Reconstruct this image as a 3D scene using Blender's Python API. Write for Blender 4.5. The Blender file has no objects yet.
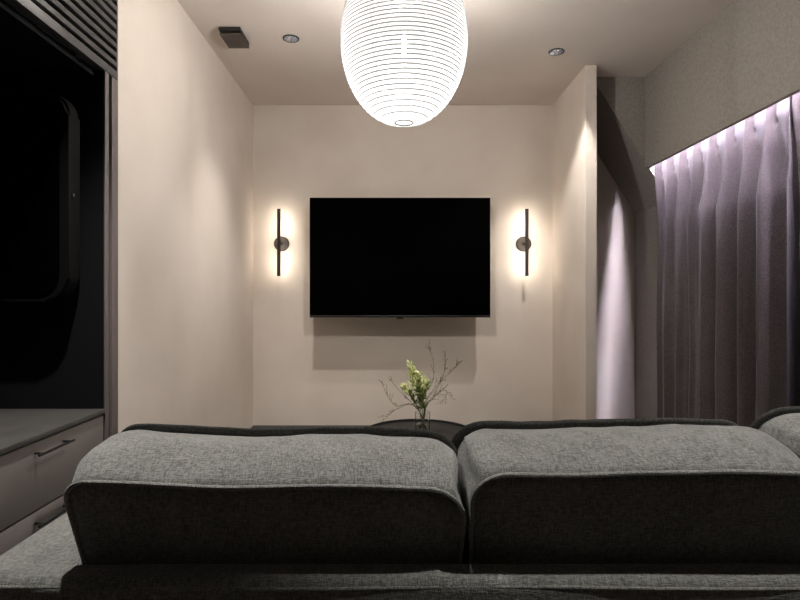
import bpy, bmesh, math, random
from mathutils import Vector, Matrix, noise
PI = math.pi
S = bpy.context.scene
C = S.collection

# ------------------------------------------------------------------ camera
F, CX, CY, EYE = 560.0, 393.0, 298.0, 1.2
cam = bpy.data.cameras.new('camera'); camo = bpy.data.objects.new('camera', cam); C.objects.link(camo)
camo.location = (0, 0, EYE); camo.rotation_euler = (PI/2, 0, 0)
cam.sensor_width = 36; cam.lens = F/800*36
cam.shift_x = (400-CX)/800; cam.shift_y = -(300-CY)/800
cam.clip_start = 0.02
S.camera = camo

# ------------------------------------------------------------------ world, exposure
w = bpy.data.worlds.new('world'); S.world = w; w.use_nodes = True
w.node_tree.nodes['Background'].inputs[0].default_value = (0.02, 0.02, 0.025, 1)
w.node_tree.nodes['Background'].inputs[1].default_value = 0.2
S.view_settings.view_transform = 'Standard'; S.view_settings.look = 'None'
S.view_settings.gamma = 1; S.view_settings.use_curve_mapping = False
S.view_settings.exposure = 0.0

def spot(name, loc, power, color, half, blend=0.25, rad=0.02, aim=(0, 0, -1)):  # aim: direction of the beam
    l = bpy.data.lights.new(name, 'SPOT'); l.energy = power; l.color = color
    l.spot_size = math.radians(half*2); l.spot_blend = blend; l.shadow_soft_size = rad
    o = bpy.data.objects.new(name, l); C.objects.link(o); o.location = loc
    o.rotation_euler = Vector(aim).to_track_quat('-Z', 'Y').to_euler()
    return o
WARM = (1.0, 0.95, 0.89)
DL = [(-0.474, 2.60), (0.800, 2.74), (-0.67, 1.25), (0.80, 0.93)]
DLP = [85, 50, 140, 105]
DLD = [(.02, .12, -1), (-.08, .16, -1), (0, 0, -1), (0, 0, -1)]
DLA = [(41, 1.0), (41, .45), (34, .7), (33, .6)]
CEIL = 2.406
for (x, y), p, (ha, bl), aim in zip(DL, DLP, DLA, DLD):
    spot('downlight_lamp', (x, y, CEIL+0.012), p, WARM, ha, bl, 0.016, aim)

# ------------------------------------------------------------------ helpers
def P(px, py, d):
    return Vector(((px-CX)*d/F, d, EYE+(CY-py)*d/F))

def link(name, me, mat=None, parent=None, smooth=True):
    o = bpy.data.objects.new(name, me); C.objects.link(o)
    if mat: me.materials.append(mat)
    if smooth:
        for p in me.polygons: p.use_smooth = True
    if parent: o.parent = parent
    return o

def obj(name, bm, mat, parent=None, smooth=True, sharp=40):
    bmesh.ops.recalc_face_normals(bm, faces=bm.faces[:])
    if smooth and sharp:
        for e in bm.edges:
            if len(e.link_faces) == 2 and e.calc_face_angle(0) > math.radians(sharp): e.smooth = False
    me = bpy.data.meshes.new(name); bm.to_mesh(me); bm.free()
    return link(name, me, mat, parent, smooth)

def tag(o, label=None, cat=None, group=None, kind=None):
    if label: o['label'] = label
    if cat: o['category'] = cat
    if group: o['group'] = group
    if kind: o['kind'] = kind
    return o

def thing(name, label, cat, loc=(0, 0, 0), group=None):
    o = bpy.data.objects.new(name, None); C.objects.link(o); o.location = loc
    o.empty_display_size = 0.05
    return tag(o, label, cat, group)

def box(bm, x0, x1, y0, y1, z0, z1, bev=0.0, seg=2):
    r = bmesh.ops.create_cube(bm, size=1)
    vs = r['verts']
    for v in vs:
        v.co = Vector((x0+(v.co.x+.5)*(x1-x0), y0+(v.co.y+.5)*(y1-y0), z0+(v.co.z+.5)*(z1-z0)))
    if bev > 0:
        es = list({e for v in vs for e in v.link_edges})
        bmesh.ops.bevel(bm, geom=es, offset=bev, segments=seg, affect='EDGES', profile=0.5)
    return bm

def bx(*a, **k):
    return box(bmesh.new(), *a, **k)

def tube(bm, pts, radii, n=8, caps=True, closed=False, flat=None):
    """sweep a circle (or an ellipse: flat=(outward list, a, b)) along pts"""
    pts = [Vector(p) for p in pts]
    if not hasattr(radii, '__len__'): radii = [radii]*len(pts)
    rings = []; up = None
    N = len(pts)
    for i, p in enumerate(pts):
        if closed: t = pts[(i+1) % N]-pts[(i-1) % N]
        else: t = pts[min(i+1, N-1)]-pts[max(i-1, 0)]
        t.normalize()
        if flat:
            out = flat[0][i]; out = (out-t*out.dot(t)).normalized(); side = t.cross(out); a, b = flat[1], flat[2]
            if hasattr(a, '__len__'): a = a[i]
        else:
            if up is None:
                up = Vector((0, 0, 1)) if abs(t.z) < .9 else Vector((1, 0, 0))
            out = (up-t*up.dot(t)).normalized(); up = out; side = t.cross(out); a = b = radii[i]
        ring = [bm.verts.new(p+out*math.cos(2*PI*k/n)*a+side*math.sin(2*PI*k/n)*b) for k in range(n)]
        rings.append(ring)
    for i in range(N if closed else N-1):
        A, B = rings[i], rings[(i+1) % N]
        for k in range(n):
            bm.faces.new((A[k], A[(k+1) % n], B[(k+1) % n], B[k]))
    if caps and not closed:
        bm.faces.new(rings[0][::-1]); bm.faces.new(rings[-1])
    return bm

def lathe(bm, prof, n=48, c=(0, 0), close=False):
    rings = []
    for r, z in prof:
        if r < 1e-6: rings.append([bm.verts.new((c[0], c[1], z))])
        else: rings.append([bm.verts.new((c[0]+r*math.cos(2*PI*k/n), c[1]+r*math.sin(2*PI*k/n), z)) for k in range(n)])
    m = len(rings)
    for i in range(m if close else m-1):
        A, B = rings[i], rings[(i+1) % m]
        for k in range(n):
            k2 = (k+1) % n
            if len(A) == 1 and len(B) == 1: continue
            if len(A) == 1: bm.faces.new((A[0], B[k2], B[k]))
            elif len(B) == 1: bm.faces.new((A[k], A[k2], B[0]))
            else: bm.faces.new((A[k], A[k2], B[k2], B[k]))
    return bm

def prism(poly, y0, y1):
    """polygon in XZ extruded along Y"""
    bm = bmesh.new()
    a = [bm.verts.new((x, y0, z)) for x, z in poly]; b = [bm.verts.new((x, y1, z)) for x, z in poly]
    bm.faces.new(a); bm.faces.new(b[::-1])
    n = len(poly)
    for i in range(n): bm.faces.new((a[i], b[i], b[(i+1) % n], a[(i+1) % n]))
    return bm

# ------------------------------------------------------------------ materials
def mat(name, col, rough=0.6, metal=0.0, spec=0.5, **k):
    m = bpy.data.materials.new(name); m.use_nodes = True
    b = m.node_tree.nodes['Principled BSDF']
    b.inputs['Base Color'].default_value = (*col, 1); b.inputs['Roughness'].default_value = rough
    b.inputs['Metallic'].default_value = metal; b.inputs['Specular IOR Level'].default_value = spec
    for kk, v in k.items(): b.inputs[kk.replace('_', ' ')].default_value = v
    return m

def noisy(m, col, col2, scale, bump=0.0, bscale=None, dist=0.002, stretch=(1, 1, 1), detail=4, lo=.35, hi=.65):
    nt = m.node_tree; N = nt.nodes; L = nt.links; b = N['Principled BSDF']
    tc = N.new('ShaderNodeTexCoord'); mp = N.new('ShaderNodeMapping'); mp.inputs['Scale'].default_value = stretch
    L.new(tc.outputs['Object'], mp.inputs['Vector'])
    n = N.new('ShaderNodeTexNoise'); n.inputs['Scale'].default_value = scale; n.inputs['Detail'].default_value = detail
    L.new(mp.outputs[0], n.inputs['Vector'])
    r = N.new('ShaderNodeValToRGB'); r.color_ramp.elements[0].position = lo; r.color_ramp.elements[1].position = hi
    r.color_ramp.elements[0].color = (*col, 1); r.color_ramp.elements[1].color = (*col2, 1)
    L.new(n.outputs['Fac'], r.inputs[0]); L.new(r.outputs[0], b.inputs['Base Color'])
    if bump:
        n2 = N.new('ShaderNodeTexNoise'); n2.inputs['Scale'].default_value = bscale or scale; n2.inputs['Detail'].default_value = 4
        L.new(mp.outputs[0], n2.inputs['Vector'])
        bp = N.new('ShaderNodeBump'); bp.inputs['Strength'].default_value = bump; bp.inputs['Distance'].default_value = dist
        L.new(n2.outputs['Fac'], bp.inputs['Height']); L.new(bp.outputs[0], b.inputs['Normal'])
    return m

def weave(m, dark, light, s1, s2, bump=0.5, sheen=0.3):
    """woven cloth: noise stretched along X and along Z/Y, mixed"""
    nt = m.node_tree; N = nt.nodes; L = nt.links; b = N['Principled BSDF']
    tc = N.new('ShaderNodeTexCoord')
    fac = []
    for st in ((s1, s2, s2), (s2, s1, s1)):
        mp = N.new('ShaderNodeMapping'); mp.inputs['Scale'].default_value = st
        L.new(tc.outputs['Object'], mp.inputs['Vector'])
        n = N.new('ShaderNodeTexNoise'); n.inputs['Scale'].default_value = 1; n.inputs['Detail'].default_value = 3
        L.new(mp.outputs[0], n.inputs['Vector']); fac.append(n.outputs['Fac'])
    mx = N.new('ShaderNodeMath'); mx.operation = 'ADD'; L.new(fac[0], mx.inputs[0]); L.new(fac[1], mx.inputs[1])
    big = N.new('ShaderNodeTexNoise'); big.inputs['Scale'].default_value = 9; L.new(tc.outputs['Object'], big.inputs['Vector'])
    m2 = N.new('ShaderNodeMath'); m2.operation = 'MULTIPLY_ADD'; m2.inputs[1].default_value = 0.25
    L.new(big.outputs['Fac'], m2.inputs[0]); L.new(mx.outputs[0], m2.inputs[2])
    mr = N.new('ShaderNodeMapRange'); mr.inputs['From Min'].default_value = 0.92; mr.inputs['From Max'].default_value = 1.33
    L.new(m2.outputs[0], mr.inputs[0])
    r = N.new('ShaderNodeValToRGB'); r.color_ramp.elements[0].color = (*dark, 1); r.color_ramp.elements[1].color = (*light, 1)
    L.new(mr.outputs[0], r.inputs[0]); L.new(r.outputs[0], b.inputs['Base Color'])
    bp = N.new('ShaderNodeBump'); bp.inputs['Strength'].default_value = bump; bp.inputs['Distance'].default_value = 0.0015
    L.new(mx.outputs[0], bp.inputs['Height']); L.new(bp.outputs[0], b.inputs['Normal'])
    b.inputs['Sheen Weight'].default_value = sheen; b.inputs['Sheen Roughness'].default_value = 0.5
    return m

def emit(name, col, strength):
    m = bpy.data.materials.new(name); m.use_nodes = True
    b = m.node_tree.nodes['Principled BSDF']; b.inputs['Base Color'].default_value = (.8, .8, .8, 1)
    b.inputs['Emission Color'].default_value = (*col, 1); b.inputs['Emission Strength'].default_value = strength
    return m

M = {}
M['plaster'] = noisy(mat('cream_plaster', (.6, .52, .45), .85, spec=.2), (.67, .595, .52), (.72, .645, .57), 3, .25, 120, .001)
M['ceiling'] = noisy(mat('ceiling_paint', (.55, .49, .44), .9, spec=.2), (.68, .61, .55), (.73, .66, .60), 2, .15, 150, .001)
M['wallpaper'] = noisy(mat('grey_wallpaper', (.2, .18, .17), .85, spec=.2), (.26, .236, .212), (.34, .31, .28), 95, .6, 160, .002, lo=.3, hi=.7)
M['floor'] = noisy(mat('floor_wood', (.08, .07, .06), .5), (.10, .082, .068), (.15, .125, .10), 3, .1, 20, .001, stretch=(8, 1, 1))
M['cabinet'] = noisy(mat('taupe_laminate', (.12, .11, .10), .5), (.15, .132, .123), (.165, .147, .137), 6, .05, 300, .0005)
M['worktop'] = noisy(mat('grey_worktop', (.12, .115, .11), .45), (.046, .044, .042), (.060, .057, .054), 30)
M['niche'] = mat('shaded_black_laminate', (.008, .008, .009), .85, spec=.1)  # black alcove lining, shade of the niche put into the colour too
M['grille'] = mat('grey_metal_slat', (.05, .048, .046), .6)
M['strip'] = mat('brown_grey_strip', (.13, .108, .102), .55)
M['blackm'] = mat('black_metal', (.008, .008, .008), .6, spec=.2)
M['appl'] = mat('black_casing', (.004, .004, .004), .55, spec=.15)
M['chrome'] = mat('chrome', (.8, .8, .8), .15, 1)
M['reflector'] = mat('silver_reflector', (.75, .76, .8), .2, 1)
M['screen'] = mat('tv_screen', (.001, .001, .001), .5, spec=0)
M['tvbody'] = mat('tv_body', (.01, .01, .011), .35)
M['silver'] = mat('dark_edge', (.10, .098, .095), .4, 1)
M['sconce'] = mat('bronze_metal', (.050, .040, .033), .7, .1)
M['board'] = mat('black_board', (.012, .011, .011), .5)
M['tray'] = mat('black_lacquer', (.007, .007, .007), .5)
M['fabric'] = weave(mat('grey_upholstery', (.2, .2, .19), .9, spec=.15), (.080, .082, .077), (.225, .229, .216), 80, 440, 1.0)
M['piping'] = weave(mat('grey_piping', (.2, .2, .19), .9, spec=.15), (.11, .112, .106), (.25, .253, .242), 300, 300, .5)
M['flange'] = weave(mat('shaded_grey_flange', (.1, .1, .1), .9, spec=.1), (.055, .056, .053), (.12, .122, .116), 300, 300, .5)  # darker than the cover: shade on the flange's rear side put into the colour
M['curtain'] = weave(mat('mauve_curtain', (.1, .08, .08), .9, spec=.1), (.050, .040, .040), (.088, .071, .072), 150, 350, .4, .2)
M['stem'] = mat('green_stem', (.12, .16, .05), .6)
M['leaf'] = noisy(mat('leaf_green', (.1, .16, .05), .5), (.13, .19, .05), (.28, .36, .11), 60)
M['petal'] = noisy(mat('pale_petal', (.6, .62, .25), .5), (.68, .71, .25), (.93, .94, .58), 70)
M['twig'] = noisy(mat('brown_twig', (.12, .09, .05), .7), (.09, .065, .035), (.17, .14, .075), 90)
M['twigbud'] = mat('olive_bud', (.20, .20, .10), .7)
M['glass'] = mat('clear_glass', (.95, .97, .96), .02, Transmission_Weight=1.0, IOR=1.45)
M['water'] = mat('water', (.9, .95, .92), .0, Transmission_Weight=1.0, IOR=1.33)
M['paper'] = emit('lit_washi_paper', (1.0, .96, .93), 2.7)
_p = M['paper'].node_tree.nodes['Principled BSDF']
_p.inputs['Roughness'].default_value = .9; _p.inputs['Specular IOR Level'].default_value = 0; _p.inputs['Base Color'].default_value = (.02, .02, .02, 1)
_p.inputs['Alpha'].default_value = .30      # thin paper: most of the bulb's light passes straight through
M['bamboo'] = mat('lantern_rib', (.06, .058, .055), .8, spec=.1)
M['rib'] = emit('lit_rib', (1.0, .95, .9), .30); M['rib'].node_tree.nodes['Principled BSDF'].inputs['Base Color'].default_value = (.1, .1, .1, 1)
M['whitep'] = mat('white_plastic', (.8, .8, .8), .5)
M['seam'] = emit('lit_paper_seam', (1.0, .95, .9), .05)
M['led_cool'] = emit('led_cool', (.86, .81, 1.0), 850)
M['led_warm'] = emit('led_warm', (1.0, .89, .76), 45)
M['bulb'] = emit('bulb_face', (1.0, .93, .84), 3)
M['plastic'] = mat('dark_plastic', (.022, .019, .018), .5)
M['plastic2'] = mat('brown_plastic', (.06, .046, .042), .5)
M['wood'] = mat('dark_leg', (.03, .022, .018), .5)

def struct(name, bm, m, smooth=False):
    return tag(obj(name, bm, m, None, smooth), kind='structure')

# ------------------------------------------------------------------ setting
YB, XL, XR = 3.5, -0.875, 1.70
struct('floor', bx(-1.6, XR+.1, -2.1, 3.6, -.1, 0), M['floor'])
def ceiling():
    bm = bmesh.new()   # slab with four round openings for the downlights
    xs = [-1.6, XR+.1]; ys = [-2.1, 3.6]
    b = box(bm, xs[0], xs[1], ys[0], ys[1], CEIL, CEIL+.1)
    return b
ceil_o = struct('ceiling', ceiling(), M['ceiling'])
for (x, y) in DL:
    cut = lathe(bmesh.new(), [(0, CEIL-.02), (.034, CEIL-.02), (.034, CEIL+.07), (0, CEIL+.07)], 32, (x, y))
    co = obj('cutter', cut, None, None, False)
    md = ceil_o.modifiers.new('hole', 'BOOLEAN'); md.object = co; md.operation = 'DIFFERENCE'; md.solver = 'EXACT'
    bpy.context.view_layer.update()
    dg = bpy.context.evaluated_depsgraph_get()
    nm = bpy.data.meshes.new_from_object(ceil_o.evaluated_get(dg))
    ceil_o.modifiers.clear(); ceil_o.data = nm
    bpy.data.objects.remove(co)
struct('wall_far', bx(-1.0, XR+.1, YB, YB+.1, 0, CEIL), M['plaster'])
struct('wall_left', bx(-.995, XL, 1.777, YB, 0, CEIL), M['plaster'])
struct('wall_left_rear', bx(-.995, XL, -2.0, .68, 0, CEIL), M['cabinet'])
struct('wall_alcove', bx(-1.55, -1.50, .6, 1.9, 0, CEIL), M['niche'])
struct('wall_rear', bx(-1.0, XR+.1, -2.1, -2.0, 0, CEIL), M['cabinet'])
struct('wall_right', bx(XR, XR+.1, -2.0, YB, 0, CEIL), M['wallpaper'])
struct('wall_partition', bx(.997, 1.056, 2.9, YB, 0, CEIL, bev=.002), M['plaster'])
struct('wall_recess', prism([(1.085, CEIL), (XR, CEIL), (XR, 0), (1.512, 0), (1.512, 1.73)], 3.056, YB), M['wallpaper'])
# curtain box: board in front, lid above
bm = bx(1.375, 1.395, -2.0, 3.056, 1.907, CEIL); box(bm, 1.395, XR, -2.0, 3.056, 2.06, 2.085)
struct('wall_bulkhead', bm, M['wallpaper'])

# ------------------------------------------------------------------ downlights
lab = ['small round downlight with silver reflector in the ceiling, left of the paper lantern',
       'small round downlight with silver reflector in the ceiling, right of the lantern near the pillar',
       'small round downlight in the ceiling above the left sofa cushion, out of the picture',
       'small round downlight in the ceiling above the right sofa cushion, out of the picture']
def downlight():
    t = thing('downlight', lab[0], 'downlight', (0, 0, CEIL), 'recessed ceiling downlights')
    obj('trim_ring', lathe(bmesh.new(), [(.0335, -.004), (.038, -.004), (.0385, .0), (.0335, .0)], 36, close=True), M['blackm'], t)
    obj('reflector', lathe(bmesh.new(), [(.0335, -.003), (.031, .012), (.024, .035), (.020, .045), (.0335, .046)], 36), M['reflector'], t)
    fins = bmesh.new()
    for k in range(3):
        a = k*PI/3+.3
        tube(fins, [(math.cos(a)*.029, math.sin(a)*.029, .014), (-math.cos(a)*.029, -math.sin(a)*.029, .014)], .0016, 6)
    obj('baffle', fins, M['chrome'], t)
    obj('bulb', lathe(bmesh.new(), [(0, .040), (.019, .043), (.0, .046)], 24), M['bulb'], t)
    return t
def copy_tree(o, parent=None):
    c = o.copy(); C.objects.link(c)
    if parent: c.parent = parent
    for ch in list(o.children): copy_tree(ch, c)
    return c
d0 = downlight()
for i, (x, y) in enumerate(DL):
    d = d0 if i == 0 else copy_tree(d0)
    d.location = (x, y, CEIL); d['label'] = lab[i]

# ------------------------------------------------------------------ ceiling box
t = thing('ceiling_vent', 'small black box vent with brown flap on the ceiling by the left wall', 'vent', (-.727, 2.565, CEIL))
t.scale = (.93, .92, .95)
t.rotation_euler[2] = .0
obj('housing', bx(-.052, .052, -.085, .085, -.018, 0, bev=.003), M['plastic'], t)
fl = obj('flap', bx(-.052, .052, -.075, .09, -.006, 0, bev=.002), M['plastic2'], t)
fl.location = (0, 0, -.024); fl.rotation_euler[0] = 0.02
obj('hinge', tube(bmesh.new(), [(-.045, .07, -.022), (.045, .07, -.022)], .005, 8), M['plastic'], t)

# ------------------------------------------------------------------ lantern
LX, LY = (404-CX)*1.9/F, 1.9
def lantern():
    t = thing('paper_lantern', 'large white egg-shaped paper lantern glowing in front of the ceiling', 'lamp', (LX, LY, 0))
    zb, zt = 1.794, 2.350; n = 44
    rb = .031; R = .2145
    def rad(s):   # s: 0 bottom .. 1 top
        # egg: widest a little above the middle
        u = (s-.50)/.50
        return rb+(R-rb)*max(0, 1-abs(u)**2.05)**.55
    bmp = bmesh.new(); bmr = bmesh.new()
    rings = []
    for i in range(n*4+1):
        s = i/(n*4)
        # paper sags inward slightly between ribs
        rings.append((rad(s)-.0009*abs(math.sin(PI*i/4)), zb+(zt-zb)*s))
    lathe(bmp, rings, 96)
    obj('paper_shade', bmp, M['paper'], t, sharp=None)
    for i in range(1, n):
        s = i/n; r = rad(s)+.0003; z = zb+(zt-zb)*s
        tube(bmr, [(r*math.cos(2*PI*k/96), r*math.sin(2*PI*k/96), z) for k in range(96)], .002, 6, closed=True,
             flat=([Vector((math.cos(2*PI*k/96), math.sin(2*PI*k/96), 0)) for k in range(96)], .0009, .0029))
    o = obj('ribs', bmr, M['rib'], t)
    sm = bmesh.new()
    for k in range(8):
        a = 2*PI*k/8+.28
        tube(sm, [((rad(j/60)+.0002)*math.cos(a), (rad(j/60)+.0002)*math.sin(a), zb+(zt-zb)*j/60) for j in range(61)], .0011, 5)
    obj('paper_seams', sm, M['seam'], t)
    for z in (zb, zt):
        obj('end_ring', tube(bmesh.new(), [(rb*math.cos(2*PI*k/48), rb*math.sin(2*PI*k/48), z) for k in range(48)], .0020, 6, closed=True), M['blackm'], t)
    bm = bmesh.new()
    tube(bm, [(-rb, 0, zt), (0, 0, zt+.004), (rb, 0, zt)], .0015, 6); tube(bm, [(0, 0, zt-.22), (0, 0, CEIL)], .003, 8)
    lathe(bm, [(0, zt-.262), (.006, zt-.26), (.006, zt-.24), (0, zt-.238)], 20)
    obj('lamp_holder', bm, M['whitep'], t)
    obj('bulb', lathe(bmesh.new(), [(0, zt-.325), (.006, zt-.322), (.0075, zt-.318), (.0075, zt-.265), (.004, zt-.26)], 20), emit('bulb_glow', (1, .96, .92), 5900), t)
    obj('ceiling_rose', lathe(bmesh.new(), [(0, CEIL-.012), (.03, CEIL-.012), (.034, CEIL), (0, CEIL)], 32), M['bamboo'], t)
lantern()

# ------------------------------------------------------------------ television
def tv():
    d = 3.32; x0, x1 = P(309.5, 0, d).x, P(490.5, 0, d).x; z1 = P(0, 197.5, d).z; z0 = P(0, 317.5, d).z
    t = thing('television', 'wide flat black television mounted on the far wall', 'television', ((x0+x1)/2, d, z0))
    hw = (x1-x0)/2; h = z1-z0
    obj('back_case', bx(-hw+.02, hw-.02, .018, .05, .03, h-.03, bev=.01), M['tvbody'], t)
    obj('frame', bx(-hw, hw, .003, .02, 0, h, bev=.0015), M['silver'], t)
    obj('screen', bx(-hw+.002, hw-.002, -.0005, .006, .014, h-.002, bev=.001), M['screen'], t)
    obj('lower_bezel', bx(-hw+.001, hw-.001, -.002, .008, 0.001, .013, bev=.001), M['tvbody'], t)
    obj('sensor', bx(-.02, .02, -.001, .012, -.008, .001, bev=.002), M['blackm'], t)
    bm = bx(-.2, .2, .165, .18, .25, .5, bev=.002)
    for s in (-1, 1):
        box(bm, s*.15-.012, s*.15+.012, .05, .06, .15, .6, bev=.002)
    tube(bm, [(0, .17, .37), (.06, .11, .37), (0, .055, .37)], .014, 8); box(bm, -.16, .16, .05, .062, .35, .39, bev=.002)
    obj('wall_bracket', bm, M['blackm'], t)
tv()

# ------------------------------------------------------------------ wall sconces
def sconce():
    t = thing('wall_sconce', '', 'wall lamp', (0, 0, 0), 'bar wall lamps beside the television')
    bm = lathe(bmesh.new(), [(0, .022), (.040, .022), (.046, .018), (.047, 0), (0, 0)], 40)
    bmesh.ops.rotate(bm, verts=bm.verts[:], matrix=Matrix.Rotation(PI/2, 3, 'X'))
    obj('wall_plate', bm, M['sconce'], t)
    obj('arm', tube(bmesh.new(), [(0, -.02, 0), (0, -.085, 0)], .011, 16), M['sconce'], t)
    bm = bmesh.new(); tube(bm, [(0, -.092, -.204), (0, -.092, .204)], .0108, 20)
    obj('bar', bm, M['sconce'], t)
    for s in (-1, 1):
        bm = bx(-.0062, .0062, -.0835, -.079, *(sorted((s*.03, s*.195))), bev=.001)
        obj('led_strip', bm, M['led_warm'], t)
    return t
s0 = sconce(); s0.location = (-.695, YB, 1.2+(298-243)*3.5/F-.006); s0['label'] = 'dark bar wall lamp glowing to the left of the television'
s1 = copy_tree(s0); s1.location = (.815, YB, 1.2+(298-243)*3.5/F-.006); s1['label'] = 'dark bar wall lamp glowing to the right of the television'

# ------------------------------------------------------------------ low board along the far wall
t = thing('television_board', 'long low black board running along the far wall under the television', 'console', (0, 3.32, 0))
obj('top', bx(-.873, .995, -.14, .178, .385, .405, bev=.002), M['board'], t)
for x0, x1 in ((-.87, -.25), (-.245, .37), (.375, .99)):
    obj('door', bx(x0, x1, -.135, -.12, .06, .382, bev=.002), M['board'], t)
obj('body', bx(-.872, .993, -.12, .178, 0, .384), M['board'], t)

# ------------------------------------------------------------------ round side table
TX, TY, TZ, TR = (419-CX)*2.965/F, 2.965, .488, .285
t = thing('side_table', 'round black tray-top side table behind the sofa holding the glass vase', 'table', (TX, TY, 0))
obj('tray_top', lathe(bmesh.new(), [(0, TZ-.016), (TR-.004, TZ-.016), (TR, TZ-.012), (TR, TZ+.010), (TR-.003, TZ+.012), (TR-.007, TZ+.010), (TR-.009, TZ), (0, TZ)], 72), M['tray'], t)
obj('pole', tube(bmesh.new(), [(0, 0, .012), (0, 0, TZ-.012)], .016, 20), M['blackm'], t)
obj('base', lathe(bmesh.new(), [(0, 0), (.17, 0), (.17, .008), (.03, .014), (0, .014)], 48), M['blackm'], t)

# ------------------------------------------------------------------ vase and flowers
VX, VY = (422.5-CX)*2.95/F, 2.95
t = thing('glass_vase', 'clear cylindrical glass vase on the round black table', 'vase', (VX, VY, TZ))
ro, ri, vh = .040, .0365, .112
obj('glass', lathe(bmesh.new(), [(0, .001), (ro-.003, .001), (ro, .004), (ro, vh-.001), (ro-.0015, vh), (ri, vh-.001), (ri, .010), (0, .009)], 48), M['glass'], t)
obj('water', lathe(bmesh.new(), [(0, .0095), (ri-.0006, .0105), (ri-.0006, .05), (0, .05)], 40), M['water'], t)

def pt(px, py, d=2.95):
    return P(px, py, d)
rnd = random.Random(5)
BASE = Vector((VX, VY, TZ+.016))
def curve_pts(pts, n=6):
    out = []
    Q = [pts[0]]+pts+[pts[-1]]
    for i in range(1, len(Q)-2):
        for k in range(n):
            u = k/n
            a, b, c, d = Q[i-1], Q[i], Q[i+1], Q[i+2]
            out.append(.5*((2*b)+(c-a)*u+(2*a-5*b+4*c-d)*u*u+(3*b-a-3*c+d)*u**3))
    out.append(pts[-1]); return out
def petal(bm, p, dirv, L, W):
    dirv = dirv.normalized(); s = dirv.cross(Vector((rnd.uniform(-1, 1), rnd.uniform(-1, 1), rnd.uniform(-1, 1)))).normalized()
    nn = s.cross(dirv)
    rows = []
    for u, wd, b in ((0, .15, 0), (.35, .9, .12), (.7, .8, .1), (1, .05, -.05)):
        c = p+dirv*L*u+nn*L*b
        rows.append([bm.verts.new(c-s*W*wd+nn*W*.35*wd), bm.verts.new(c), bm.verts.new(c+s*W*wd+nn*W*.35*wd)])
    for a, b in zip(rows, rows[1:]):
        for k in range(2): bm.faces.new((a[k], a[k+1], b[k+1], b[k]))
def leafmesh_solid(o, th=.0008):
    md = o.modifiers.new('thickness', 'SOLIDIFY'); md.thickness = th
def in_vase(a, k=.4):
    """path start: foot of the vase, then through the mouth"""
    f = BASE+Vector((math.cos(a)*.018, math.sin(a)*.018, 0))
    m = Vector((VX-math.cos(a)*.014, VY-math.sin(a)*.014, TZ+vh-.002))
    return [f, m]
FL = [('tallest pale yellow-green flower spike, standing at the left of the bunch in the vase', [(415, 388), (410.5, 365)], 2.94, .055, 3.4),
      ('pale green flower spike in the middle of the bunch in the vase', [(420, 392), (419, 375)], 2.90, .05, 2.7),
      ('pale green flower spike at the right of the bunch in the vase', [(425, 393), (425, 381)], 2.95, .05, .3),
      ('low pale flower spike leaning out left of the bunch in the vase', [(412, 397), (404.5, 387)], 2.93, .045, .0),
      ('small pale flower spike at the back of the bunch in the vase', [(419, 395), (415.5, 378)], 3.00, .05, 4.7)]
for label, pp, d, wd, a in FL:
    path = curve_pts(in_vase(a)+[pt(x, y, d) for x, y in pp])
    t = thing('flower_spike', label, 'flower', path[0], 'flower spikes in the vase')
    off = path[0]
    pl = [p-off for p in path]
    obj('stem', tube(bmesh.new(), pl, .0018, 6), M['stem'], t)
    bm = bmesh.new(); tip = pl[-1]
    m = len(pl); lo = int(m*.66)
    for k in range(70):
        u = rnd.random()**.8
        p = pl[lo].lerp(tip, u) if u > .0 else pl[lo]
        ax = (tip-pl[lo]).normalized()
        ang = rnd.uniform(0, 2*PI)
        side = Vector((math.cos(ang), math.sin(ang), 0))
        sp = wd*(1-u*.55)
        base = p+side*sp*rnd.uniform(0, .55)
        petal(bm, base, side*rnd.uniform(.15, .6)+ax*rnd.uniform(.8, 1.4), rnd.uniform(.02, .036), rnd.uniform(.0035, .006))
    o = obj('florets', bm, M['petal'], t); leafmesh_solid(o)
    bm = bmesh.new()
    for k in range(70):
        u = rnd.uniform(.34, .9); p = pl[int(u*(m-1))]
        if p.z+off.z < TZ+vh+.004: continue
        ang = rnd.uniform(0, 2*PI)
        petal(bm, p, Vector((math.cos(ang), math.sin(ang), rnd.uniform(.5, 1.6))), rnd.uniform(.02, .038), rnd.uniform(.003, .0055))
    o = obj('leaves', bm, M['leaf'], t); leafmesh_solid(o)

TW = [('thin bare twig drooping left from the vase down to the table rim', [(412, 404), (397, 409), (389, 415), (382, 422)], 2.90, 0.2, 3),
      ('thin bare twig curving out left and up from the vase', [(409, 404), (396, 406), (387, 395), (382, 382)], 2.95, 0.5, 7),
      ('thin budding twig reaching up to the left over the vase', [(411, 402), (399, 390), (388, 377)], 3.0, 5.9, 7),
      ('tall thin twig standing up behind the flower spikes', [(424, 398), (433, 380), (433, 360), (428, 345)], 2.98, 4.1, 9),
      ('longest budding twig reaching far right from the vase', [(426, 400), (440, 382), (455, 368), (461.5, 361)], 2.96, 3.1, 11),
      ('upright twig rising right of the flowers beneath the longest twig', [(428, 398), (440, 384), (445, 368), (444.5, 352)], 3.03, 3.6, 8),
      ('low twig arching right and hanging down beside the vase', [(427, 403), (441, 391), (447, 393), (441, 404)], 2.92, 2.9, 9),
      ('short twiggy stem spreading low to the right of the flowers', [(426, 405), (436, 396), (447, 386)], 2.88, 2.2, 9)]
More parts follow.
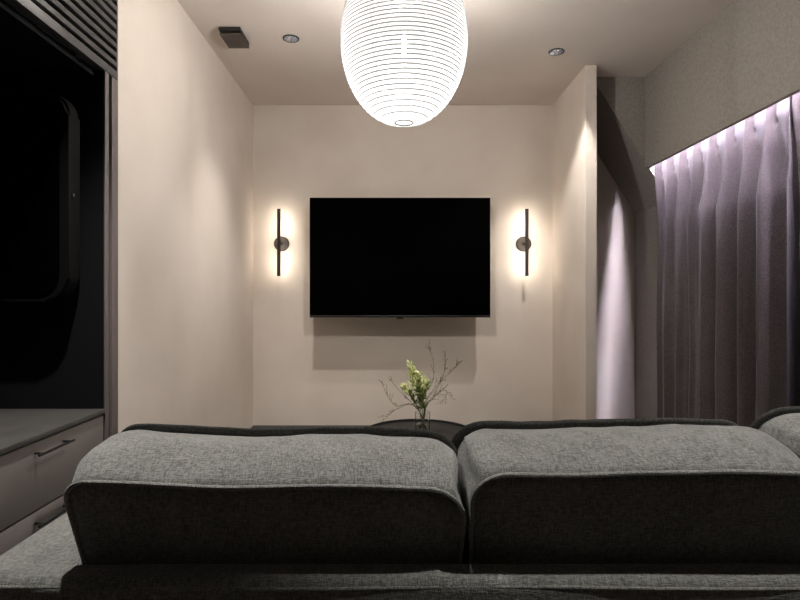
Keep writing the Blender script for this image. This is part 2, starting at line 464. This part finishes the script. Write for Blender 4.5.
for label, pp, d, a, nb in TW:
    path = curve_pts(in_vase(a)+[pt(x, y, d) for x, y in pp])
    off = path[0]; pl = [p-off for p in path]
    t = thing('twig', label, 'twig', off, 'bare twigs in the vase')
    m = len(pl)
    bm = bmesh.new(); tube(bm, pl, [.0017*(1-.6*i/m) for i in range(m)], 5)
    buds = bmesh.new()
    for k in range(nb):
        u = rnd.uniform(.5, .96); i = int(u*(m-1)); p = pl[i]; dr = (pl[min(i+1, m-1)]-pl[i-1]).normalized()
        sd = Vector((rnd.uniform(-1, 1), rnd.uniform(-.8, .8), rnd.uniform(-.4, 1))).normalized()
        q = p+(dr+sd*.8).normalized()*rnd.uniform(.02, .05)
        mid = p.lerp(q, .5)+Vector((0, 0, .004))
        tube(bm, [p, mid, q], [.0009, .0008, .0006], 4)
        for z in (mid, q): petal(buds, z, (q-p)+Vector((rnd.uniform(-.02, .02), 0, .02)), rnd.uniform(.006, .012), .002)
    for i in range(m//3, m, 2): petal(buds, pl[i], Vector((rnd.uniform(-1, 1), rnd.uniform(-1, 1), .8)), .009, .002)
    obj('branch', bm, M['twig'], t)
    o = obj('buds', buds, M['twig'] if nb < 5 else M['twigbud'], t); leafmesh_solid(o, .001); o['kind'] = 'stuff'

# ------------------------------------------------------------------ built-in alcove: housing, drawers, worktop, grille
XF = XL; YE = 1.695
t = thing('alcove_housing', 'tall open alcove housing, lined in shade-darkened black, built into the left wall', 'shelf unit', (-1.2, 1.2, 0))
def loc(bm, t): bmesh.ops.translate(bm, verts=bm.verts[:], vec=-Vector(t.location)); return bm
obj('side_panel', loc(bx(-1.5, XF-.001, YE, YE+.024, 0, 1.888), t), M['niche'], t, False)
obj('side_panel', loc(bx(-1.5, XF-.001, .682, .706, 0, 1.888), t), M['niche'], t, False)
obj('back_panel', loc(bx(-1.499, -1.485, .706, YE, 0, CEIL-.001), t), M['niche'], t, False)
obj('top_panel', loc(bx(-1.485, XF-.03, .706, YE, 1.872, 1.888), t), M['niche'], t, False)
obj('edge_strip', loc(bx(XF-.001, XF+.004, YE+.001, YE+.022, 0, 1.888, bev=.001), t), M['strip'], t)
obj('edge_strip', loc(bx(-.94, XF-.008, YE+.024, YE+.044, 0, 1.888), t), M['niche'], t, False)
obj('edge_strip', loc(bx(-.94, XF+.003, YE+.043, 1.777, 0, 1.888, bev=.001), t), M['strip'], t)
obj('edge_strip', loc(bx(-.94, XF+.003, 1.769, 1.777, 1.888, CEIL-.001, bev=.001), t), M['strip'], t)

ZW = .865
t = thing('worktop', 'dark grey worktop slab over the drawers in the alcove', 'worktop', (-1.2, 1.2, ZW-.014))
obj('slab', loc(bx(-1.484, XF+.006, .708, YE-.001, ZW-.014, ZW, bev=.0012), t), M['worktop'], t)

def drawers(y0, y1, label):
    t = thing('drawer_cabinet', label, 'cabinet', (-1.2, (y0+y1)/2, 0), 'drawer cabinets in the alcove')
    obj('carcass', loc(bx(-1.483, XF-.02, y0, y1, .06, ZW-.015), t), M['niche'], t, False)
    obj('plinth', loc(bx(-1.4, XF-.06, y0, y1, 0, .06), t), M['niche'], t, False)
    for z0, z1 in ((.681, ZW-.018), (.50, .676), (.30, .497), (.065, .297)):
        d = obj('drawer', loc(bx(XF-.018, XF+.002, y0+.002, y1-.003, z0, z1, bev=.001), t), M['cabinet'], t)
        zh = z1-.026; yc = (y0+y1)/2+.02
        bm = tube(bmesh.new(), [(XF+.024, yc-.074, zh), (XF+.024, yc+.074, zh)], .0035, 8)
        for s in (-.055, .062): tube(bm, [(XF+.001, yc+s, zh), (XF+.024, yc+s, zh)], .003, 8)
        h = obj('handle', loc(bm, t), M['blackm'], d)
drawers(1.111, YE-.004, 'taupe drawer cabinet with slim black bar handles under the worktop')
drawers(.709, 1.110, 'second taupe drawer cabinet under the worktop, nearer the viewer and out of the picture')

t = thing('air_grille', 'grey horizontal slatted air grille above the dark alcove', 'vent', (-.9, 1.2, 1.89))
z = 1.899
obj('bottom_rail', loc(bx(XF-.022, XF+.004, .69, 1.768, 1.889, 1.915, bev=.001), t), M['grille'], t)
k = 0
while z+.0295*(k+1)+.02 < CEIL-.02:
    zz = z+.0295*(k+1)
    bm = bx(XF-.020, XF+.003, .69, 1.768, zz, zz+.0155, bev=.0008)
    obj('slat', loc(bm, t), M['grille'], t); k += 1
obj('top_rail', loc(bx(XF-.022, XF+.004, .69, 1.768, zz+.0295, CEIL-.002, bev=.001), t), M['grille'], t)
for y in (.72, 1.2, 1.695):
    obj('mullion', loc(bx(XF-.030, XF-.021, y-.006, y+.026, 1.895, CEIL-.003), t), M['grille'], t, False)
obj('backing', loc(bx(XF-.09, XF-.085, .71, YE, 1.89, CEIL-.003), t), M['niche'], t, False)

# dark appliance standing in the alcove: a black rounded casing on the end panel
t = thing('wall_monitor', 'black rounded-corner screen mounted on the dark end panel of the alcove', 'screen', (-1.2, 1.69, 1.5))
def rrect(x0, x1, z0, z1, r, n=8):
    out = []
    for cx, cz, a0 in ((x1-r, z1-r, 0), (x0+r, z1-r, PI/2), (x0+r, z0+r, PI), (x1-r, z0+r, 3*PI/2)):
        for k in range(n+1):
            a = a0+PI/2*k/n; out.append((cx+r*math.cos(a), cz+r*math.sin(a)))
    return out
bm = prism(rrect(-.24, .262, -.31, .30, .07), -.07, -.012); bmesh.ops.bevel(bm, geom=[e for e in bm.edges if abs(e.verts[0].co.y-e.verts[1].co.y) < 1e-6], offset=.008, segments=3, affect='EDGES')
obj('casing', bm, M['appl'], t)
obj('front_panel', prism(rrect(-.22, .235, -.29, .28, .06), -.074, -.069), M['screen'], t)
obj('mounting_plate', bx(-.15, .15, -.013, .005, -.15, .15), M['blackm'], t)
obj('glint_stud', lathe(bmesh.new(), [(0, -.006), (.004, -.005), (.004, .005), (0, .006)], 12, (.266, -.055)), M['chrome'], t)  # chrome stud added as the small glint on the casing edge
bpy.context.view_layer.update(); t.children[-1].location.z = .21

# ------------------------------------------------------------------ curtains, led strip, added recess light
def curtain(y0, y1, pleat, seed, label):
    r = random.Random(seed)
    H0, H1 = .012, 1.99
    n = round((y1-y0)/pleat); per = (y1-y0)/n
    cols = n*30; rows = 84
    t = thing('curtain', label, 'curtain', (1.486, (y0+y1)/2, 0), 'pleated curtains')
    am = [r.uniform(.65, 1.3) for _ in range(n+2)]; am[n-1] = .6; am[n] = am[n+1] = .25; ph = [r.uniform(-.12, .12) for _ in range(n+2)]
    bm = bmesh.new(); g = []
    zpin = 1.885
    for j in range(rows+1):
        z = H1+(H0-H1)*(j/rows)**1.6
        row = []
        for i in range(cols+1):
            u = i/cols*n; k = min(int(u), n-1); f = u-k
            A = am[k]*(1-f)+am[k+1]*f; Ph = ph[k]*(1-f)+ph[k+1]*f
            # below the pinch: round full folds; above: pinched triple pleat
            drop = max(0, zpin-z)
            full = min(1, drop/.30)
            a = 2*PI*(u+Ph*full)
            fold = .5+.5*math.cos(a)                 # 1 at the pleat
            s = min(f, 1-f)
            if z >= zpin:                             # header: the three folds of the pleat fan out above the pinch
                q = min(1, (z-zpin)/.07)
                wdt = .045+.075*q
                x = -.030-.034*max(0, 1-(s/wdt)**2)**.5*(1-.35*q*(.5-.5*math.cos(s/.045*PI))) if s < wdt else -.030
            else:                                     # skirt: a narrow ridge that opens into a round fold
                k_ = 16*(1-full)**2+.85
                soft = fold**k_
                x = -.030-.034*(1-full)*soft+(.045-.105*soft)*full*A
                x += .030*math.exp(-((s-.10)/.035)**2)*math.exp(-((drop-.014)/.018)**2)
                x += -.006*full*math.sin(2*a+Ph*9)-.004*full*math.sin(3.1*a+seed)
            y = y0+(y1-y0)*i/cols-(y0+y1)/2
            y += .012*math.sin(a+1)*full*A + .006*full*noise.noise(Vector((u*1.3, z*1.2, seed)))
            x += .010*full*noise.noise(Vector((u*.9, z*1.5, seed+7)))
            row.append(bm.verts.new((x, y, z)))
        g.append(row)
    for j in range(rows):
        for i in range(cols): bm.faces.new((g[j][i], g[j+1][i], g[j+1][i+1], g[j][i+1]))
    o = obj('cloth', bm, M['curtain'], t, sharp=None)
    md = o.modifiers.new('thickness', 'SOLIDIFY'); md.thickness = .0025; md.offset = 1
    bm = bmesh.new()
    box(bm, .004, .010, y0-(y0+y1)/2, y1-(y0+y1)/2, H1, H1+.03)
    for k in range(n):
        yk = y0+per*k-(y0+y1)/2+.01
        tube(bm, [(.006, yk, H1-.02), (.006, yk, H1+.035)], .003, 6)
    obj('hooks', bm, M['blackm'], t)
curtain(2.010, 3.045, .13, 3, 'mauve-brown pleated curtain hanging beside the recess under the grey bulkhead')
curtain(.60, 1.995, .13, 11, 'mauve-brown pleated curtain at the right edge, nearer the viewer than the other')
rail = tag(obj('curtain_rail', bx(1.448, 1.472, .5, 3.05, 2.025, 2.06, bev=.002), M['blackm']), 'black curtain rail hidden in the box above the curtains', 'curtain rail')
t = thing('light_strip', 'cool white light strip hidden in the curtain box behind the bulkhead', 'lamp', (1.408, 1.9, 2.05))
obj('channel', bx(-.010, .010, -1.3, 1.14, -.004, .010), M['silver'], t, False)
obj('diffuser', bx(-.007, .007, -1.29, 1.135, -.008, -.004), M['led_cool'], t, False)
# added cool light below the recess soffit, makes the glow cone on the wall
sx, sz = (622-CX)*3.44/F, 0
t = thing('added_recess_light', 'tiny added cool light under the sloping soffit, making the glow on the recess wall', 'added light', (1.40, 3.462, 1.885))
obj('housing', lathe(bmesh.new(), [(0, .016), (.006, .016), (.006, .004), (.004, .004), (.004, .008), (0, .008)], 20), M['wallpaper'], t)
o = spot('added_recess_lamp', (1.40, 3.462, 1.883), 2.0, (.76, .74, 1.0), 22, 1.0, .003, (0, .045, -1))

# ------------------------------------------------------------------ sofa
ZF = .680
def superround(bm, x0, x1, y0, y1, z0, z1, r, seg=6): return box(bm, x0, x1, y0, y1, z0, z1, bev=r, seg=seg)
t = thing('sofa', 'long grey fabric sofa seen from behind', 'sofa', (.24, 1.5, 0))
SX0, SX1 = -.845, 1.34
def padded(name, a, r, mtl=M['fabric'], amp=.003, cuts=28):
    bm = bmesh.new(); box(bm, *a, bev=r, seg=6)
    xs = a[1]-a[0]
    for k in range(1, cuts):
        bmesh.ops.bisect_plane(bm, geom=bm.verts[:]+bm.edges[:]+bm.faces[:], plane_co=(a[0]+xs*k/cuts, 0, 0), plane_no=(1, 0, 0))
    for v in bm.verts:
        nv = noise.noise_vector(v.co*4.0)
        v.co += nv*amp
    return obj(name, loc(bm, t), mtl, t, sharp=None)
padded('back_frame', (SX0, SX1, 1.035, 1.116, .12, ZF), .026)
padded('arm', (SX0, -.645, 1.10, 1.98, .12, ZF-.022), .03, cuts=8)
padded('seat_base', (-.66, SX1, 1.11, 1.96, .12, .30), .02)
for a, b in ((-.645, .15), (.152, .83), (.832, 1.335)):
    padded('seat_cushion', (a, b, 1.17, 1.97, .30, .44), .04, cuts=10)
bm = bmesh.new()
# piping: along the outer top edge of the back frame
pp = [Vector((x, 1.0385+.0015*math.sin(x*9), ZF-.018+.0015*math.sin(x*7))) for x in [SX0+.02+i*(SX1-SX0-.04)/80 for i in range(81)]]
tube(bm, pp, .0036, 8)
obj('piping', loc(bm, t), M['piping'], t)
for x, y in ((-.78, 1.1), (1.27, 1.1), (-.78, 1.9), (1.27, 1.9)):
    bm = lathe(bmesh.new(), [(0, 0), (.018, 0), (.024, .125), (0, .125)], 20, (x, y))
    obj('leg', loc(bm, t), M['wood'], t)

# back cushions
def cushion(x0, x1, rt, rb_, ft, fb, seed, label, rl=.055, rr=.055, lift=0):
    """rt, rb_, ft, fb: (y, z) of rear-top, rear-bottom, front-top, front-bottom seams"""
    t = thing('back_cushion', label, 'cushion', ((x0+x1)/2, rb_[0]+.1, min(rb_[1], fb[1])), 'loose back cushions of the sofa')
    O = Vector(t.location)
    W = x1-x0; Hh = math.hypot(rt[0]-rb_[0], rt[1]-rb_[1])
    # outline in (x, v) plane, v in metres along the height
    out = []
    def arc(cx, cv, r, a0, n=9):
        for k in range(n+1):
            a = a0+PI/2*k/n; out.append((cx+r*math.cos(a), cv+r*math.sin(a), math.cos(a), math.sin(a)))
    def line(xa, va, xb, vb, nx, nv, n):
        for k in range(1, n): out.append((xa+(xb-xa)*k/n, va+(vb-va)*k/n, nx, nv))
    rbm = .05
    arc(W/2-rr, Hh-rr, rr, 0); line(W/2-rr, Hh, -W/2+rl, Hh, 0, 1, 36)
    arc(-W/2+rl, Hh-rl, rl, PI/2); line(-W/2, Hh-rl, -W/2, rbm, -1, 0, 12)
    arc(-W/2+rbm, rbm, rbm, PI); line(-W/2+rbm, 0, W/2-rbm, 0, 0, -1, 30)
    arc(W/2-rbm, rbm, rbm, 3*PI/2); line(W/2, rbm, W/2, Hh-rr, 1, 0, 12)
    xm = (x0+x1)/2
    def place(x, v, wv):
        s = v/Hh
        ry = rb_[0]+(rt[0]-rb_[0])*s; rz = rb_[1]+(rt[1]-rb_[1])*s
        fy = fb[0]+(ft[0]-fb[0])*s; fz = fb[1]+(ft[1]-fb[1])*s
        x *= 1-.055*max(0, 1-s)
        return Vector((xm+x, ry+(fy-ry)*wv, rz+(fz-rz)*wv-lift*x/W*s))
    def nz(p, sc, amp): return amp*noise.noise(Vector((p.x*sc, p.y*sc, p.z*sc+seed*3.1)))
    rows = []; NG = 14
    bm = bmesh.new()
    def sidebow(v): return .006*math.sin(PI*min(1, max(0, v/Hh)))
    for g in range(NG+1):
        wv = g/NG; bulge = .030*math.sin(PI*wv)**.8
        row = []
        for (x, v, nx, nv) in out:
            sag = .006*math.cos(x/W*PI*2+seed)*max(0, nv)
            b = bulge*(1 if nv > -.2 else .4)
            if abs(nx) > .7: b *= .22
            p = place(x+nx*b, v+nv*b-sag*.5, wv)
            wr = nz(p, 7, .012)+nz(p, 22, .006)+.004*math.sin(x*70+wv*5+seed)*max(0, nv)*abs(math.sin(PI*wv))**2*(.5+noise.noise(Vector((x*6, seed, 0))))
            k = math.sin(PI*wv)**.6 if 0 < wv < 1 else 0
            p += Vector((nx*.3, 0, nv))*wr*k
            p.z += nz(Vector((p.x, 0, seed)), 5, .005)*max(0, nv)
            row.append(bm.verts.new(p-O))
        rows.append(row)
    n = len(out)
    for g in range(NG):
        for i in range(n): bm.faces.new((rows[g][i], rows[g][(i+1) % n], rows[g+1][(i+1) % n], rows[g+1][i]))
    # panels front and rear
    cen = (0, Hh*.5)
    for side, ring in ((0, rows[0]), (1, rows[-1])):
        prev = ring; puff = .012 if side == 0 else .05
        base = [(v.co+O) for v in ring]
        cc = sum(base, Vector())/n
        ax = (place(0, Hh*.5, 1)-place(0, Hh*.5, 0)).normalized()*(1 if side else -1)
        for q in range(1, 10):
            s = 1-q/10
            cur = []
            for p0 in base:
                p = cc+(p0-cc)*s + ax*puff*(1-s**2.4)
                p += ax*nz(p, 6, .006)*(1-s)
                cur.append(bm.verts.new(p-O))
            for i in range(n):
                f = (prev[i], prev[(i+1) % n], cur[(i+1) % n], cur[i]); bm.faces.new(f if side else f[::-1])
            prev = cur
        c = bm.verts.new(cc+ax*puff-O)
        for i in range(n): bm.faces.new((prev[i], prev[(i+1) % n], c))
    ring0 = [v.co.copy() for v in rows[0]]; ring1 = [v.co.copy() for v in rows[-1]]
    obj('cover', bm, M['fabric'], t, sharp=None)
    tube_bm = bmesh.new()
    tube(tube_bm, ring0, .0048, 8, closed=True)
    obj('rear_piping', tube_bm, M['piping'], t)
    outs = [Vector((nx, -.38*abs(nv), nv)).normalized() for (_, _, nx, nv) in out]
    tb = bmesh.new()
    pts = [p+o_*.010 for p, o_ in zip(ring1, outs)]
    wav = [.0125+.0035*noise.noise(Vector((p.x*18, seed, 1))) for p in pts]
    tube(tb, pts, .006, 10, closed=True, flat=(outs, wav, .0035))
    obj('front_flange', tb, M['flange'], t)
cushion(-.622, .140, (1.05, .846), (1.19, .452), (1.288, .884), (1.44, .445), 1, 'wide grey back cushion at the left end of the sofa', .045, .075, .016)
cushion(.147, .815, (1.045, .872), (1.18, .452), (1.295, .900), (1.44, .445), 2, 'grey back cushion right of the gap in the middle of the sofa', .07, .06)
cushion(.835, 1.32, (1.05, .872), (1.18, .452), (1.295, .928), (1.44, .445), 4, 'grey back cushion cut off by the right edge of the picture', .07, .06)
